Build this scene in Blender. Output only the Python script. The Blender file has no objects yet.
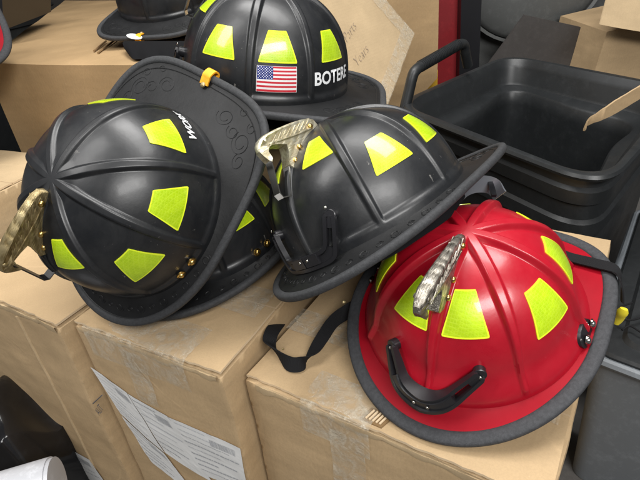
import bpy, bmesh, math, random
import numpy as np
from mathutils import Vector, Matrix, noise
random.seed(7)
R_ = math.radians
scene = bpy.context.scene
COL = scene.collection

# ------------------------------------------------------------------ camera
CZ = 0.475
W = np.array([[0.9947, -0.10278, 0.0], [-0.05462, -0.52859, 0.84712], [-0.08707, -0.84263, -0.5314]])
FPX = 510.9
cam = bpy.data.cameras.new('camera'); cam.sensor_width = 36; cam.lens = FPX / 640 * 36
cam.clip_start = 0.01; cam.clip_end = 100
cam_ob = bpy.data.objects.new('camera', cam); COL.objects.link(cam_ob)
m = Matrix.Identity(4)
for i in range(3):
    m[i][0] = W[i][0]; m[i][1] = -W[i][1]; m[i][2] = -W[i][2]
m[2][3] = CZ
cam_ob.matrix_world = m
scene.camera = cam_ob
C0 = np.array([0, 0, CZ])
def ray(u, v): return W @ np.array([(u - 320) / FPX, (v - 240) / FPX, 1.0])
def on(u, v, z):
    r = ray(u, v); return Vector(C0 + r * ((z - CZ) / r[2]))
def at(u, v, y):
    r = ray(u, v); return Vector(C0 + r * (y / r[1]))

# ------------------------------------------------------------------ materials
def mat(name, col, rough=.5, metal=0, spec=.5, coat=0, coat_rough=.1):
    mt = bpy.data.materials.new(name); mt.use_nodes = True
    b = mt.node_tree.nodes['Principled BSDF']
    b.inputs['Base Color'].default_value = (*col, 1); b.inputs['Roughness'].default_value = rough
    b.inputs['Metallic'].default_value = metal; b.inputs['Specular IOR Level'].default_value = spec
    b.inputs['Coat Weight'].default_value = coat; b.inputs['Coat Roughness'].default_value = coat_rough
    return mt
class NT:
    def __init__(s, mt):
        s.m = mt; s.t = mt.node_tree; s.b = s.t.nodes['Principled BSDF']
        s.co = s.n('ShaderNodeTexCoord').outputs['Object']
    def n(s, typ, **kw):
        x = s.t.nodes.new(typ)
        for k, v in kw.items():
            if k in x.inputs: x.inputs[k].default_value = v
            else: setattr(x, k, v)
        return x
    def l(s, a, b): s.t.links.new(a, b)
    def mapping(s, scale=(1, 1, 1), rot=(0, 0, 0)):
        mp = s.n('ShaderNodeMapping'); mp.inputs['Scale'].default_value = scale; mp.inputs['Rotation'].default_value = rot
        s.l(s.co, mp.inputs['Vector']); return mp.outputs[0]
    def noise(s, scale, detail=4, rough=.6, vec=None, dist=0):
        x = s.n('ShaderNodeTexNoise', Scale=scale, Detail=detail, Roughness=rough, Distortion=dist)
        s.l(vec or s.co, x.inputs['Vector']); return x.outputs['Fac']
    def ramp(s, fac, stops):
        r = s.n('ShaderNodeValToRGB'); e = r.color_ramp.elements
        while len(e) < len(stops): e.new(.5)
        for el, (p, c) in zip(e, stops):
            el.position = p; el.color = (*c, 1) if len(c) == 3 else c
        s.l(fac, r.inputs[0]); return r.outputs[0]
    def mix(s, fac, a, b, mode='MIX'):
        x = s.n('ShaderNodeMix', data_type='RGBA', blend_type=mode)
        for sock, v in ((x.inputs[0], fac), (x.inputs[6], a), (x.inputs[7], b)):
            if hasattr(v, 'is_output'): s.l(v, sock)
            elif isinstance(v, (int, float)): sock.default_value = v
            else: sock.default_value = (*v, 1)
        return x.outputs[2]
    def bump(s, h, strength=.3, dist=.001, prev=None):
        x = s.n('ShaderNodeBump', Strength=strength, Distance=dist); s.l(h, x.inputs['Height'])
        if prev: s.l(prev, x.inputs['Normal'])
        return x.outputs[0]
    def set(s, name, v): s.l(v, s.b.inputs[name])
G = lambda v: (v, v, v)

def shell_mat(name, col, rough, coat, dust=(.25, .24, .22), dustamt=.8, rv=.16):
    n = NT(mat(name, col, rough, 0, .5, coat, .12))
    big = n.noise(14, 5, .65)
    sc = n.noise(1.0, 6, .75, n.mapping((60, 260, 90), (.5, .9, .3)))
    scm = n.ramp(sc, [(.66, G(0)), (.72, G(.8))])
    sc2 = n.noise(1.0, 5, .7, n.mapping((210, 45, 70), (.9, .2, .5))); scm = n.mix(1, scm, n.ramp(sc2, [(.69, G(0)), (.76, G(.7))]), 'LIGHTEN')
    speck = n.noise(300, 2, .5); spm = n.ramp(speck, [(.73, G(0)), (.79, G(1))])
    chip = n.ramp(n.noise(75, 3, .7, None, .6), [(.70, G(0)), (.725, G(1))])
    patch = n.ramp(n.noise(13, 3), [(.47, G(0)), (.66, G(1))])
    msk = n.mix(1, n.mix(1, n.mix(1, scm, spm, 'LIGHTEN'), chip, 'LIGHTEN'), patch, 'MULTIPLY')
    film = n.ramp(n.noise(20, 6, .7, None, 1.0), [(.42, G(0)), (.8, G(.07))])
    msk = n.mix(dustamt, G(0), n.mix(1, msk, film, 'LIGHTEN'))
    n.set('Base Color', n.mix(msk, n.mix(n.ramp(big, [(.3, G(0)), (.8, G(.6))]), col, tuple(c * 1.5 + .004 for c in col)), dust))
    n.set('Roughness', n.ramp(big, [(.25, G(rough - rv * .5)), (.8, G(rough + rv))]))
    n.set('Normal', n.bump(n.noise(420, 2), .06, .0006, n.bump(n.noise(38, 3), .10, .002)))
    return n.m
M = {}
M['black_shell'] = shell_mat('black_shell', (.0068, .0076, .0090), .37, .06)
M['red_shell'] = shell_mat('red_shell', (.31, .0028, .012), .31, .24, (.55, .12, .13), .55, .16)
def leather(name, col, rough=.55, spec=.35):
    n = NT(mat(name, col, rough, 0, spec))
    v = n.noise(160, 4, .7)
    n.set('Base Color', n.mix(n.ramp(n.noise(25, 5), [(.35, G(0)), (.75, G(1))]), col, tuple(c * 2.2 for c in col)))
    n.set('Normal', n.bump(v, .3, .0008)); return n.m
M['black_brim'] = leather('black_brim', (.006, .0062, .0066), .5, .3)
M['red_brim'] = shell_mat('red_brim', (.25, .0018, .009), .5, .0, (.45, .06, .07), .15, .12)
M['red_brim'].node_tree.nodes['Principled BSDF'].inputs['Specular IOR Level'].default_value = .12
def rubber(name, col):
    n = NT(mat(name, col, .72, 0, .35))
    n.set('Base Color', n.mix(n.ramp(n.noise(240, 6, .8), [(.40, G(0)), (.75, G(.8))]), col, tuple(c * 1.9 + .006 for c in col)))
    n.set('Normal', n.bump(n.noise(700, 3), .5, .0007)); return n.m
M['rubber'] = rubber('rubber_trim', (.026, .027, .029))
M['rubber_grey'] = rubber('rubber_trim_grey', (.030, .031, .034))
def lime():
    n = NT(mat('lime_reflective', (.62, .78, .006), .3, 0, .5, .6, .08))
    vor = n.n('ShaderNodeTexVoronoi', feature='DISTANCE_TO_EDGE', Scale=330.0, Randomness=.15); n.l(n.co, vor.inputs['Vector'])
    cell = n.n('ShaderNodeTexVoronoi', Scale=330.0, Randomness=.15); n.l(n.co, cell.inputs['Vector'])
    c = n.mix(n.ramp(n.noise(45, 4, .7), [(.3, G(0)), (.7, G(1))]), (.34, .52, .004), (.50, .70, .010))
    c = n.mix(n.ramp(vor.outputs['Distance'], [(.02, G(.45)), (.10, G(0))]), c, (.58, .76, .05))
    sep = n.n('ShaderNodeSeparateColor'); n.l(cell.outputs['Color'], sep.inputs[0])
    c = n.mix(n.ramp(sep.outputs[0], [(0, G(.28)), (.8, G(0))]), c, (.34, .50, .0))
    c = n.mix(n.ramp(n.noise(130, 5, .8), [(.66, G(0)), (.76, G(.55))]), c, (.16, .19, .02))
    n.set('Base Color', c)
    n.set('Roughness', n.ramp(n.noise(30, 4), [(.3, G(.2)), (.7, G(.42))]))
    n.set('Normal', n.bump(vor.outputs['Distance'], .18, .0006, n.bump(n.noise(50, 2), .3, .001)))
    return n.m
M['lime'] = lime()
M['lime_edge'] = mat('lime_edge', (.75, .88, .03), .25, 0, .5, .5)
def cast(name, c1, c2, rough, k=1.0):
    n = NT(mat(name, c1, rough, .9))
    wv = n.n('ShaderNodeTexWave', Scale=70.0, Distortion=5.0, Detail=2.0); n.l(n.mapping((.35, 1.1, .8), (.2, .5, .1)), wv.inputs['Vector'])
    grime = n.noise(60, 5, .7)
    h = n.mix(.72, wv.outputs['Fac'], n.noise(1.0, 4, .6, n.mapping((70, 620, 620), (0, .3, 0)), .6))
    c = n.mix(n.ramp(h, [(.22, G(0)), (.50, G(1))]), c2, c1)
    n.set('Base Color', n.mix(n.ramp(grime, [(.40, G(.7)), (.62, G(0))]), c, c2))
    n.set('Roughness', n.ramp(grime, [(.35, G(rough + .25)), (.65, G(rough))]))
    n.set('Normal', n.bump(h, .6 * k, .0009)); return n.m
M['brass'] = cast('cast_brass', (.86, .82, .66), (.36, .30, .17), .33, 1.5)
M['pewter'] = cast('cast_pewter', (.56, .52, .45), (.06, .05, .036), .27, 2.0)
M['antique'] = cast('cast_antique_brass', (.58, .47, .26), (.17, .12, .045), .34, 2.0)
M['steel'] = mat('steel', (.66, .64, .58), .12, 1)
M['black_metal'] = mat('black_metal', (.012, .012, .014), .32, 0, .5)
M['grey_metal'] = mat('grey_edge', (.16, .17, .19), .35, .3)
M['gold'] = mat('gold_rivet', (.75, .50, .15), .25, 1)
M['tan_leather'] = leather('tan_leather', (.62, .27, .012))
M['webbing'] = mat('webbing', (.010, .010, .011), .85, 0, .2)
def webbing():
    n = NT(M['webbing'])
    wv = n.n('ShaderNodeTexWave', Scale=260.0, Distortion=.5); n.l(n.mapping((1, 1, 1), (.3, .2, .7)), wv.inputs['Vector'])
    n.set('Normal', n.bump(wv.outputs['Fac'], .5, .0008))
webbing()
M['cloth'] = mat('liner_cloth', (.008, .008, .009), .95, 0, .1)
M['white'] = mat('white_vinyl', (.82, .83, .84), .35)
M['yellow_plastic'] = mat('yellow_plastic', (.70, .58, .03), .45)
M['flag_red'] = mat('flag_red', (.55, .03, .045), .3); M['flag_blue'] = mat('flag_blue', (.02, .035, .20), .3)
M['flag_white'] = mat('flag_white', (.78, .76, .76), .3)
def cardboard(name, col, rot=0.0):
    n = NT(mat(name, col, .72, 0, .3))
    st = n.noise(6, 6, .65, n.mapping((1, 1, 7), (0, 0, rot)))
    bl = n.noise(7, 5, .6)
    fine = n.noise(500, 3, .7, n.mapping((1, 1, .35)))
    c = n.mix(n.ramp(st, [(.3, G(0)), (.75, G(1))]), tuple(x * .86 for x in col), tuple(min(1, x * 1.10) for x in col))
    c = n.mix(n.ramp(bl, [(.38, G(.5)), (.66, G(0))]), c, tuple(x * .72 for x in col))
    c = n.mix(n.ramp(fine, [(.35, G(.22)), (.6, G(0))]), c, tuple(x * .55 for x in col))
    c = n.mix(n.ramp(n.noise(60, 5, .8), [(.66, G(0)), (.76, G(.4))]), c, (.72, .58, .40))
    cr = n.n('ShaderNodeTexVoronoi', feature='DISTANCE_TO_EDGE', Scale=4.5)
    dm = n.n('ShaderNodeVectorMath', operation='ADD'); nn_ = n.n('ShaderNodeTexNoise', Scale=5.0); n.l(n.co, nn_.inputs['Vector']); n.l(n.mapping((1, 1, .8), (.3, .1, .5)), dm.inputs[0]); vs_ = n.n('ShaderNodeVectorMath', operation='SCALE', Scale=.10); n.l(nn_.outputs['Color'], vs_.inputs[0]); n.l(vs_.outputs[0], dm.inputs[1]); n.l(dm.outputs[0], cr.inputs['Vector'])
    crease = n.ramp(cr.outputs['Distance'], [(.0, G(1)), (.016, G(0))])
    cmask = n.mix(1, crease, n.ramp(n.noise(6, 2), [(.50, G(0)), (.64, G(.5))]), 'MULTIPLY')
    c = n.mix(cmask, c, tuple(min(1, x * 1.14) for x in col))
    n.set('Base Color', c)
    wv = n.n('ShaderNodeTexWave', Scale=42.0, Distortion=1.2, Detail=1.0); n.l(n.mapping((1, 1, 1), (0, 0, rot)), wv.inputs['Vector'])
    n.set('Normal', n.bump(wv.outputs['Fac'], .05, .001, n.bump(n.noise(13, 5, .6, None, .4), .30, .006, n.bump(cmask, .3, .002))))
    n.set('Roughness', n.ramp(bl, [(.3, G(.6)), (.7, G(.82))]))
    return n.m
M['card'] = cardboard('cardboard', (.50, .355, .20))
M['card_light'] = cardboard('cardboard_light', (.51, .38, .225), .5)
M['card_orange'] = cardboard('cardboard_orange', (.41, .275, .14), .2)
M['card_inner'] = mat('cardboard_torn', (.62, .48, .31), .9)
M['card_dark'] = mat('cardboard_core', (.20, .12, .05), .9)
def tape():
    n = NT(mat('clear_tape', (.66, .60, .48), .10, 0, .7))
    h = n.noise(34, 5, .7, n.mapping((1, 1, .5), (.4, .7, .3)), 2.2)
    n.set('Normal', n.bump(h, .9, .004))
    n.b.inputs['Alpha'].default_value = .32
    n.set('Alpha', n.ramp(n.noise(45, 5, .7, None, 1.5), [(.40, G(.10)), (.68, G(.55))]))
    return n.m
M['tape'] = tape()
M['paper'] = mat('label_paper', (.70, .70, .69), .4)
M['ink'] = mat('ink', (.10, .10, .11), .6); M['ink_grey'] = mat('ink_grey', (.50, .51, .53), .6); M['ink_pale'] = mat('ink_pale', (.36, .37, .39), .6)
M['pencil'] = mat('pencil_line', (.26, .20, .15), .8)
def plastic(name, col, rough, rv=.12):
    n = NT(mat(name, col, rough))
    b = n.noise(11, 5, .7)
    n.set('Roughness', n.ramp(b, [(.3, G(rough - rv * .4)), (.8, G(rough + rv))]))
    n.set('Base Color', n.mix(n.ramp(n.noise(40, 6, .8), [(.5, G(0)), (.85, G(.6))]), col, tuple(c * 1.8 + .01 for c in col)))
    n.set('Normal', n.bump(n.noise(300, 3), .12, .0007)); return n.m
M['tote'] = plastic('black_tote_plastic', (.013, .0145, .0155), .42)
M['grey_bin'] = plastic('grey_bin_plastic', (.15, .165, .18), .5)
M['dark_panel'] = plastic('dark_panel', (.050, .045, .042), .5)
M['grey_lid'] = plastic('grey_lid_plastic', (.085, .088, .086), .55)
M['red_paint'] = plastic('red_paint', (.20, .006, .010), .5)
M['yellow_paint'] = plastic('yellow_paint', (.52, .30, .02), .5)
M['bag'] = plastic('glossy_black_film', (.008, .008, .009), .16, .06)
M['silver'] = plastic('silver_sheet', (.50, .51, .54), .35)
M['concrete'] = plastic('concrete_floor', (.09, .085, .08), .8)

# ------------------------------------------------------------------ mesh helpers
class MB:
    def __init__(s): s.v = []; s.f = []; s.mi = []
    def add(s, vs, fs, mi=0):
        o = len(s.v); s.v += [tuple(p) for p in vs]
        for f in fs: s.f.append(tuple(i + o for i in f)); s.mi.append(mi)
    def grid(s, P, closed_u=False, closed_v=False, mi=0, flip=False):
        nu, nv = len(P), len(P[0]); vs = [p for row in P for p in row]; fs = []
        for i in range(nu if closed_u else nu - 1):
            for j in range(nv if closed_v else nv - 1):
                a = i * nv + j; b = ((i + 1) % nu) * nv + j; c = ((i + 1) % nu) * nv + (j + 1) % nv; d = i * nv + (j + 1) % nv
                fs.append((a, d, c, b) if flip else (a, b, c, d))
        s.add(vs, fs, mi)
    def tube(s, pts, rad, seg=8, closed=False, mi=0, sx=1, sz=1):
        pts = [Vector(p) for p in pts]; n = len(pts); rows = []
        for i, p in enumerate(pts):
            a = pts[(i - 1) % n] if (closed or i > 0) else p; b = pts[(i + 1) % n] if (closed or i < n - 1) else p
            t = (b - a).normalized(); up = Vector((0, 0, 1)) if abs(t.z) < .95 else Vector((1, 0, 0))
            x = t.cross(up).normalized(); y = x.cross(t)
            r = rad[i] if isinstance(rad, (list, tuple)) else rad
            rows.append([p + x * (r * sx * math.cos(2 * math.pi * k / seg)) + y * (r * sz * math.sin(2 * math.pi * k / seg)) for k in range(seg)])
        s.grid(rows, closed, True, mi)
        if not closed:
            s.add(rows[0], [tuple(range(seg))], mi); s.add(rows[-1], [tuple(range(seg))[::-1]], mi)
    def box(s, c, ex, ey, ez, mi=0):   # centre + half-axis vectors
        c, ex, ey, ez = map(Vector, (c, ex, ey, ez))
        vs = [c + ex * i + ey * j + ez * k for i in (-1, 1) for j in (-1, 1) for k in (-1, 1)]
        s.add(vs, [(0, 1, 3, 2), (4, 6, 7, 5), (0, 4, 5, 1), (2, 3, 7, 6), (0, 2, 6, 4), (1, 5, 7, 3)], mi)
    def ribbon(s, pts, wdirs, hw, th, mi=0):
        rows = []
        pts = [Vector(p) for p in pts]
        for i, p in enumerate(pts):
            t = (pts[min(i + 1, len(pts) - 1)] - pts[max(i - 1, 0)]).normalized()
            w = Vector(wdirs[i]); w = (w - t * w.dot(t)).normalized(); n = t.cross(w); h_ = hw[i] if isinstance(hw, list) else hw
            rows.append([p + w * h_ + n * th, p - w * h_ + n * th, p - w * h_ - n * th, p + w * h_ - n * th])
        s.grid(rows, False, True, mi); s.add(rows[0], [(3, 2, 1, 0)], mi); s.add(rows[-1], [(0, 1, 2, 3)], mi)
    def dome(s, c, n, r, h, seg=14, mi=0):
        c, n = Vector(c), Vector(n).normalized(); x = n.orthogonal().normalized(); y = n.cross(x); rows = []
        for k in range(5):
            a = k / 4 * math.pi / 2
            rows.append([c + (x * math.cos(2 * math.pi * q / seg) + y * math.sin(2 * math.pi * q / seg)) * (r * math.cos(a) + 1e-5) + n * (h * math.sin(a)) for q in range(seg)])
        s.grid(rows, False, True, mi)
    def mesh(s, name, mats, smooth=True, angle=40, fix=True):
        me = bpy.data.meshes.new(name); me.from_pydata(s.v, [], s.f)
        for mm in (mats if isinstance(mats, (list, tuple)) else [mats]): me.materials.append(mm)
        for p, i in zip(me.polygons, s.mi): p.material_index = i
        bm = bmesh.new(); bm.from_mesh(me); bmesh.ops.remove_doubles(bm, verts=bm.verts, dist=1e-6)
        if fix: bmesh.ops.recalc_face_normals(bm, faces=bm.faces)
        bm.to_mesh(me); bm.free()
        if smooth:
            me.polygons.foreach_set('use_smooth', [True] * len(me.polygons))
            try: me.set_sharp_from_angle(angle=R_(angle))
            except Exception: pass
        return me
    def build(s, name, mats, parent=None, **kw): return link(name, s.mesh(name, mats, **kw), parent)
def link(name, me, parent=None):
    o = bpy.data.objects.new(name, me); COL.objects.link(o)
    if parent: o.parent = parent
    return o
def tag(o, label, cat, group=None):
    o['label'] = label; o['category'] = cat
    if group: o['group'] = group
    return o
def thing(name, label, cat, mat4=None, group=None):
    o = bpy.data.objects.new(name, None); COL.objects.link(o); o.empty_display_size = .05
    if mat4 is not None: o.matrix_world = mat4
    return tag(o, label, cat, group)
def struct(o): o['kind'] = 'structure'; return o
def sstep(a, b, x):
    t = np.clip((x - a) / (b - a), 0, 1); return t * t * (3 - 2 * t)
def spline(pts, n=8):
    pts = [Vector(p) for p in pts]; out = []
    for i in range(len(pts) - 1):
        p0, p1, p2, p3 = pts[max(i - 1, 0)], pts[i], pts[i + 1], pts[min(i + 2, len(pts) - 1)]
        for k in range(n):
            t = k / n
            out.append(.5 * ((2 * p1) + (p2 - p0) * t + (2 * p0 - 5 * p1 + 4 * p2 - p3) * t * t + (3 * p1 - p0 - 3 * p2 + p3) * t ** 3))
    return out + [pts[-1]]

# ------------------------------------------------------------------ the helmet (x = front, y = wearer's left, z = up)
class Helm:
    def __init__(s, a, b, h, e, t1, t2, w1, w2, rf, rs, rt, n, z0, z1, z2, ph, po, ribs, red):
        s.__dict__.update(locals())
    def dome(s, ph, t, off=0.0):
        ph = np.asarray(ph, float); t = np.asarray(t, float) + 0 * ph; ph = ph + 0 * t
        sn = np.sin(np.pi / 2 * np.minimum(t, 1)) ** s.e; cs = np.cos(np.pi / 2 * np.minimum(t, .99999)) ** s.e
        X = np.stack([s.a * sn * np.cos(ph), s.b * sn * np.sin(ph), s.h * cs], -1)
        N = X / np.array([s.a ** 2, s.b ** 2, s.h ** 2]); N = N / np.linalg.norm(N, axis=-1, keepdims=True)
        return X + N * np.asarray(off)[..., None], N
    def flare(s, T): return .0125 * sstep(.78, 1.0, np.asarray(T, float)) ** 2 if s.red else 0.0
    def outer(s, p):
        c, q = math.cos(p), math.sin(p)
        k = 1 / s.n if c < 0 else 1.0
        x = (s.rt if c < 0 else s.rf) * math.copysign(abs(c) ** k, c); y = s.rs * math.copysign(abs(q) ** k, q)
        return Vector((x, y, s.z0 + s.z1 * c + s.z2 * math.cos(2 * p)))
    def inner(s, p):
        o = s.outer(p); zi = max(o.z * .30 + .003, 0.0); ang = math.atan2(o.y, o.x)
        c = (zi / s.h) ** (1 / s.e); rad = (1 - c * c) ** (s.e / 2) * (1.09 if s.red else .985)
        return Vector((s.a * rad * math.cos(ang), s.b * rad * math.sin(ang), zi))
    def brim(s, p, r):
        i, o = s.inner(p), s.outer(p)
        v = i.lerp(o, r); v.z = o.z + (i.z - o.z) * (1 - r) ** 1.6
        return v
    def shell_mesh(s):
        NP, NT_ = 540, 100
        ph = np.linspace(-np.pi, np.pi, NP, endpoint=False); t = np.concatenate([np.linspace(.004, 1, NT_) ** .92])
        PH, T = np.meshgrid(ph, t, indexing='ij')
        sn = np.sin(np.pi / 2 * T) ** s.e; off = np.zeros_like(PH)
        for (deg, hw, fall, hh, t0, t1) in s.ribs:
            d = np.abs((PH - R_(deg) + np.pi) % (2 * np.pi) - np.pi) * s.a * sn
            d = np.where(np.abs((PH - R_(deg) + np.pi) % (2 * np.pi) - np.pi) > np.pi / 2, 9, d)
            taper = 1 - .55 * sstep(.25, 1, T) if s.red else 1 - .25 * sstep(.3, 1, T)
            w = hw * taper
            end = 1 - sstep(t1 - .05, t1, T)
            beg = sstep(t0, t0 + .1, T) if t0 > 0 else 1
            pr = hh * (1 - sstep(w, w + fall * taper, d)) * end * beg * (1 - .3 * sstep(.5, 1, T))
            off = np.maximum(off, pr)
        if s.red:
            off = np.maximum(off, .0055 * (1 - sstep(.03, .10, T)))
            off += s.flare(T)          # flare into the brim
        else:
            off = np.maximum(off, .0035 * (1 - sstep(.03, .12, T)))
            off = np.maximum(off, .0030 * sstep(.962, .985, T))
        P, N = s.dome(PH, T, off)
        rows = [[Vector(P[i, j]) for j in range(NT_)] + [Vector((P[i, -1, 0] * 1.0, P[i, -1, 1], P[i, -1, 2] - .014))] for i in range(NP)]
        mb = MB(); mb.grid(rows, True, False); top = MB()
        c = len(mb.v); mb.add([Vector((0, 0, s.h + float(off[:, 0].mean())))] + [r[0] for r in rows], [(0, 1 + (i + 1) % NP, 1 + i) for i in range(NP)])
        return mb.mesh('shell', M['red_shell' if s.red else 'black_shell'], angle=60)
    def brim_mesh(s):
        mb = MB(); NP, NR = 240, 12
        top = [[s.brim(2 * math.pi * i / NP, j / NR) for j in range(NR + 1)] for i in range(NP)]
        mb.grid(top, True, False)
        mb.grid([[p - Vector((0, 0, .004)) for p in row] for row in top], True, False, flip=True)
        # tooled scrolls pressed into the leather
        def scroll(p0, r0, rad, turns, hand, k=.00045):
            pts = []
            for q in range(40):
                f = q / 39; a = f * turns * 2 * math.pi * hand; rr = rad * (1 - f * .6)
                b = s.brim(p0, r0); tx = (s.brim(p0 + .02, r0) - b).normalized(); ty = (s.brim(p0, r0 + .03) - b).normalized()
                pts.append(b + tx * (rr * math.cos(a)) + ty * (rr * math.sin(a) * .9) + Vector((0, 0, .0001)))
            mb.tube(pts, k, 5)
        for sg in (1, -1):
            for (dp, r0, rad, tn) in () if s.red else ((.24, .50, .013, 1.5), (.50, .45, .010, 1.2), (.74, .52, .015, 1.6), (1.0, .45, .010, 1.2), (.62, .75, .007, 1.1), (.36, .78, .006, 1.0)):
                scroll(math.pi + sg * dp, r0, rad, tn, sg)
        for k in range(0 if s.red else 22):
            p0 = -1.5 + k * .142
            scroll(p0, .5, .0065 if k % 2 else .0045, 1.3, 1 if k % 2 else -1, .0004 if s.red else .0007)
        for r0 in (.80,):
            mb.tube([s.brim(2 * math.pi * i / 160, r0) + Vector((0, 0, .0002)) for i in range(160)], .0007, 5, True)
        return mb.mesh('brim', M['red_brim' if s.red else 'black_brim'], fix=False)
    def trim_mesh(s):
        mb = MB(); N = 200; w = .0080 if s.red else .0052; rows = []
        for i in range(N):
            p = 2 * math.pi * i / N; o = s.outer(p); t = (s.outer(p + .01) - s.outer(p - .01)).normalized()
            out = (o - s.brim(p, .85)).normalized(); out = (out - t * out.dot(t)).normalized(); up = t.cross(out) if t.cross(out).z > 0 else out.cross(t)
            c = o - out * (w * .55) - up * .002
            row = []
            for k in range(14):
                a = 2 * math.pi * k / 14; ca, sa = math.cos(a), math.sin(a)
                row.append(c + out * (w * math.copysign(abs(ca) ** .75, ca)) + up * (.0048 * math.copysign(abs(sa) ** .75, sa)))
            rows.append(row)
        mb.grid(rows, True, True); return mb.mesh('edge_trim', M['rubber_grey' if s.red else 'rubber'])
    def patch_mesh(s, k, sg):
        mb = MB(); n = 13; t1, t2 = s.t1 + s.po[k], s.t2 + s.po[k]; p0 = sg * s.ph[k]
        def pt(u, v, off):
            kk = .18; c = 1.0
            if abs(v) > 1 - kk: c = 1 - .05 * (1 - math.sqrt(max(0, 1 - ((abs(v) - 1 + kk) / kk) ** 2)))
            w = s.w1 + (s.w2 - s.w1) * (v + 1) / 2
            P, N = s.dome(p0 + u * w * c, t1 + (t2 - t1) * (v + 1) / 2, off); return Vector(P)
        L = [-1 + 2 * i / (n - 1) for i in range(n)]
        off = .0010
        edge = lambda i, j: i in (0, n - 2) or j in (0, n - 2)
        L = [-1, -.93] + [-.93 + 1.86 * i / 10 for i in range(1, 10)] + [.93, 1]; n = len(L)
        base = len(mb.v); vs = [pt(u, v, off) for u in L for v in L]
        for i in range(n - 1):
            for j in range(n - 1):
                mb.f.append((i * n + j, (i + 1) * n + j, (i + 1) * n + j + 1, i * n + j + 1)); mb.mi.append(1 if (i in (0, n - 2) or j in (0, n - 2)) else 0)
        mb.v = [tuple(x) for x in vs]
        ring = [(i, 0) for i in range(n)] + [(n - 1, j) for j in range(1, n)] + [(i, n - 1) for i in range(n - 2, -1, -1)] + [(0, j) for j in range(n - 2, 0, -1)]
        mb.grid([[pt(L[i], L[j], off) for i, j in ring], [pt(L[i], L[j], -.0004) for i, j in ring]], False, True, mi=1)
        return mb.mesh('reflective_patch', [M['lime'], M['lime_edge']])
    def surf(s, deg, t, off):
        P, N = s.dome(R_(deg), t, off + s.flare(min(t, 1))); return Vector(P), Vector(N)

def ribset(angs, hw, fall, hh, t1):
    return [(d, hw, fall, hh, 0, t1) for d in angs]
BL = Helm(.1192, .117, .126, .8439, .5022, .7187, .1188, .2247, .1616, .1369, .1801, 1.902, -.0104, -.0047, -.0041,
          [.4877, 1.1775, 1.883, 2.662], [-.2007, .068, .06, .0661], ribset((0, 45, -45, 90, -90, 131, -131, 180), .0030, .0042, .0040, 1.2), False)
RD = Helm(.1202, .1154, .1214, .9019, .4331, .7075, .1608, .2447, .1652, .1446, .1672, 1.5443, -.0029, -.0048, -.0106,
          [.3203, 1.2472, 2.0076, 2.65], [-.099, .0135, .0039, .05], ribset((0, 45, -45, 92, -92, 134, -134, 180), .0035, .0055, .0068, .985), True)

CACHE = {}
def cached(key, fn):
    if key not in CACHE: CACHE[key] = fn()
    return CACHE[key]

PROF_TOP = [(13, 128), (15, 135), (22, 139), (36, 141.5), (52, 143), (76, 144), (94, 143.5), (103, 141), (109, 136), (111, 130), (109.5, 125), (107.5, 120), (105, 116), (102.5, 116.5), (102.5, 120)]
PROF_BOT = [(103, 125), (100.5, 128.5), (95, 130), (84, 127), (75, 123), (78, 114), (86, 102), (83, 96), (75, 93), (66, 99), (57, 108), (44, 114), (30, 120), (20, 123)]
def eagle_mesh(mt, ext=0):
    mb = MB(); poly = PROF_TOP + PROF_BOT; n = len(poly); cx = sum(p[0] for p in poly) / n; cz = sum(p[1] for p in poly) / n
    rows = []
    for f, sh in ((-1.0, .972), (-.93, .992), (-.7, 1), (0, 1), (.7, 1), (.93, .992), (1.0, .972)):
        row = []
        for i, (x, z) in enumerate(poly):
            hw = 4.8 + 3.2 * min(max((x - 20) / 60, 0), 1) - (3.5 * max(0, (x - 98) / 12) if x > 98 else 0)
            if z < 112: hw = 7.4
            top = 1 if i < len(PROF_TOP) - 2 else 0
            zz = cz + (z - cz) * sh - top * 2.2 * abs(f) ** 4; xx = cx + (x - cx) * sh
            row.append(Vector((xx / 1000, f * hw / 1000, (zz + 2.2) / 1000)))
        rows.append(row)
    mb.grid(rows, False, True)
    import mathutils
    for row, fl in ((rows[0], False), (rows[-1], True)):
        tri = mathutils.geometry.tessellate_polygon([[Vector((p.x, p.z, 0)) for p in row]])
        mb.add(row, [tuple(t) if fl else tuple(t[::-1]) for t in tri])
    # raised feather ridges
    for sg in (-1, 1):
        for k in range(8):
            x0 = 22 + k * 8.5; q = .0058 + .0026 * min(max((x0 - 20) / 60, 0), 1)
            mb.tube(spline([(x0 / 1000, sg * (q - .0004), .1398), ((x0 + 7) / 1000, sg * (q + .0002), .1362), ((x0 + 17) / 1000, sg * (q + .0001), .1315)], 5), [.0004] + [.0008] * 9 + [.0004], 5)
        mb.tube(spline([(.028, sg * .0062, .1285), (.055, sg * .0078, .1300), (.080, sg * .0083, .1325), (.100, sg * .0078, .1345)], 6), .0010, 5)
        mb.dome((.099, sg * .0078, .1395), (0, sg, .2), .0024, .0012)
    if ext: mb.v = [((.013 + (x - .013) * 1.17), y * .9, z + .009 * max(0, x - .013) / .097 - .002) for x, y, z in mb.v]
    return mb.mesh('eagle_holder', mt, angle=35)
def text_mesh(body, size, shear=0, bold=0):
    cu = bpy.data.curves.new('lettering', 'FONT'); cu.body = body; cu.size = size; cu.shear = shear; cu.offset = bold; cu.resolution_u = 3
    o = bpy.data.objects.new('lettering', cu); COL.objects.link(o)
    me = bpy.data.meshes.new_from_object(o.evaluated_get(bpy.context.evaluated_depsgraph_get()))
    bpy.data.objects.remove(o); bpy.data.curves.remove(cu); return me
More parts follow.
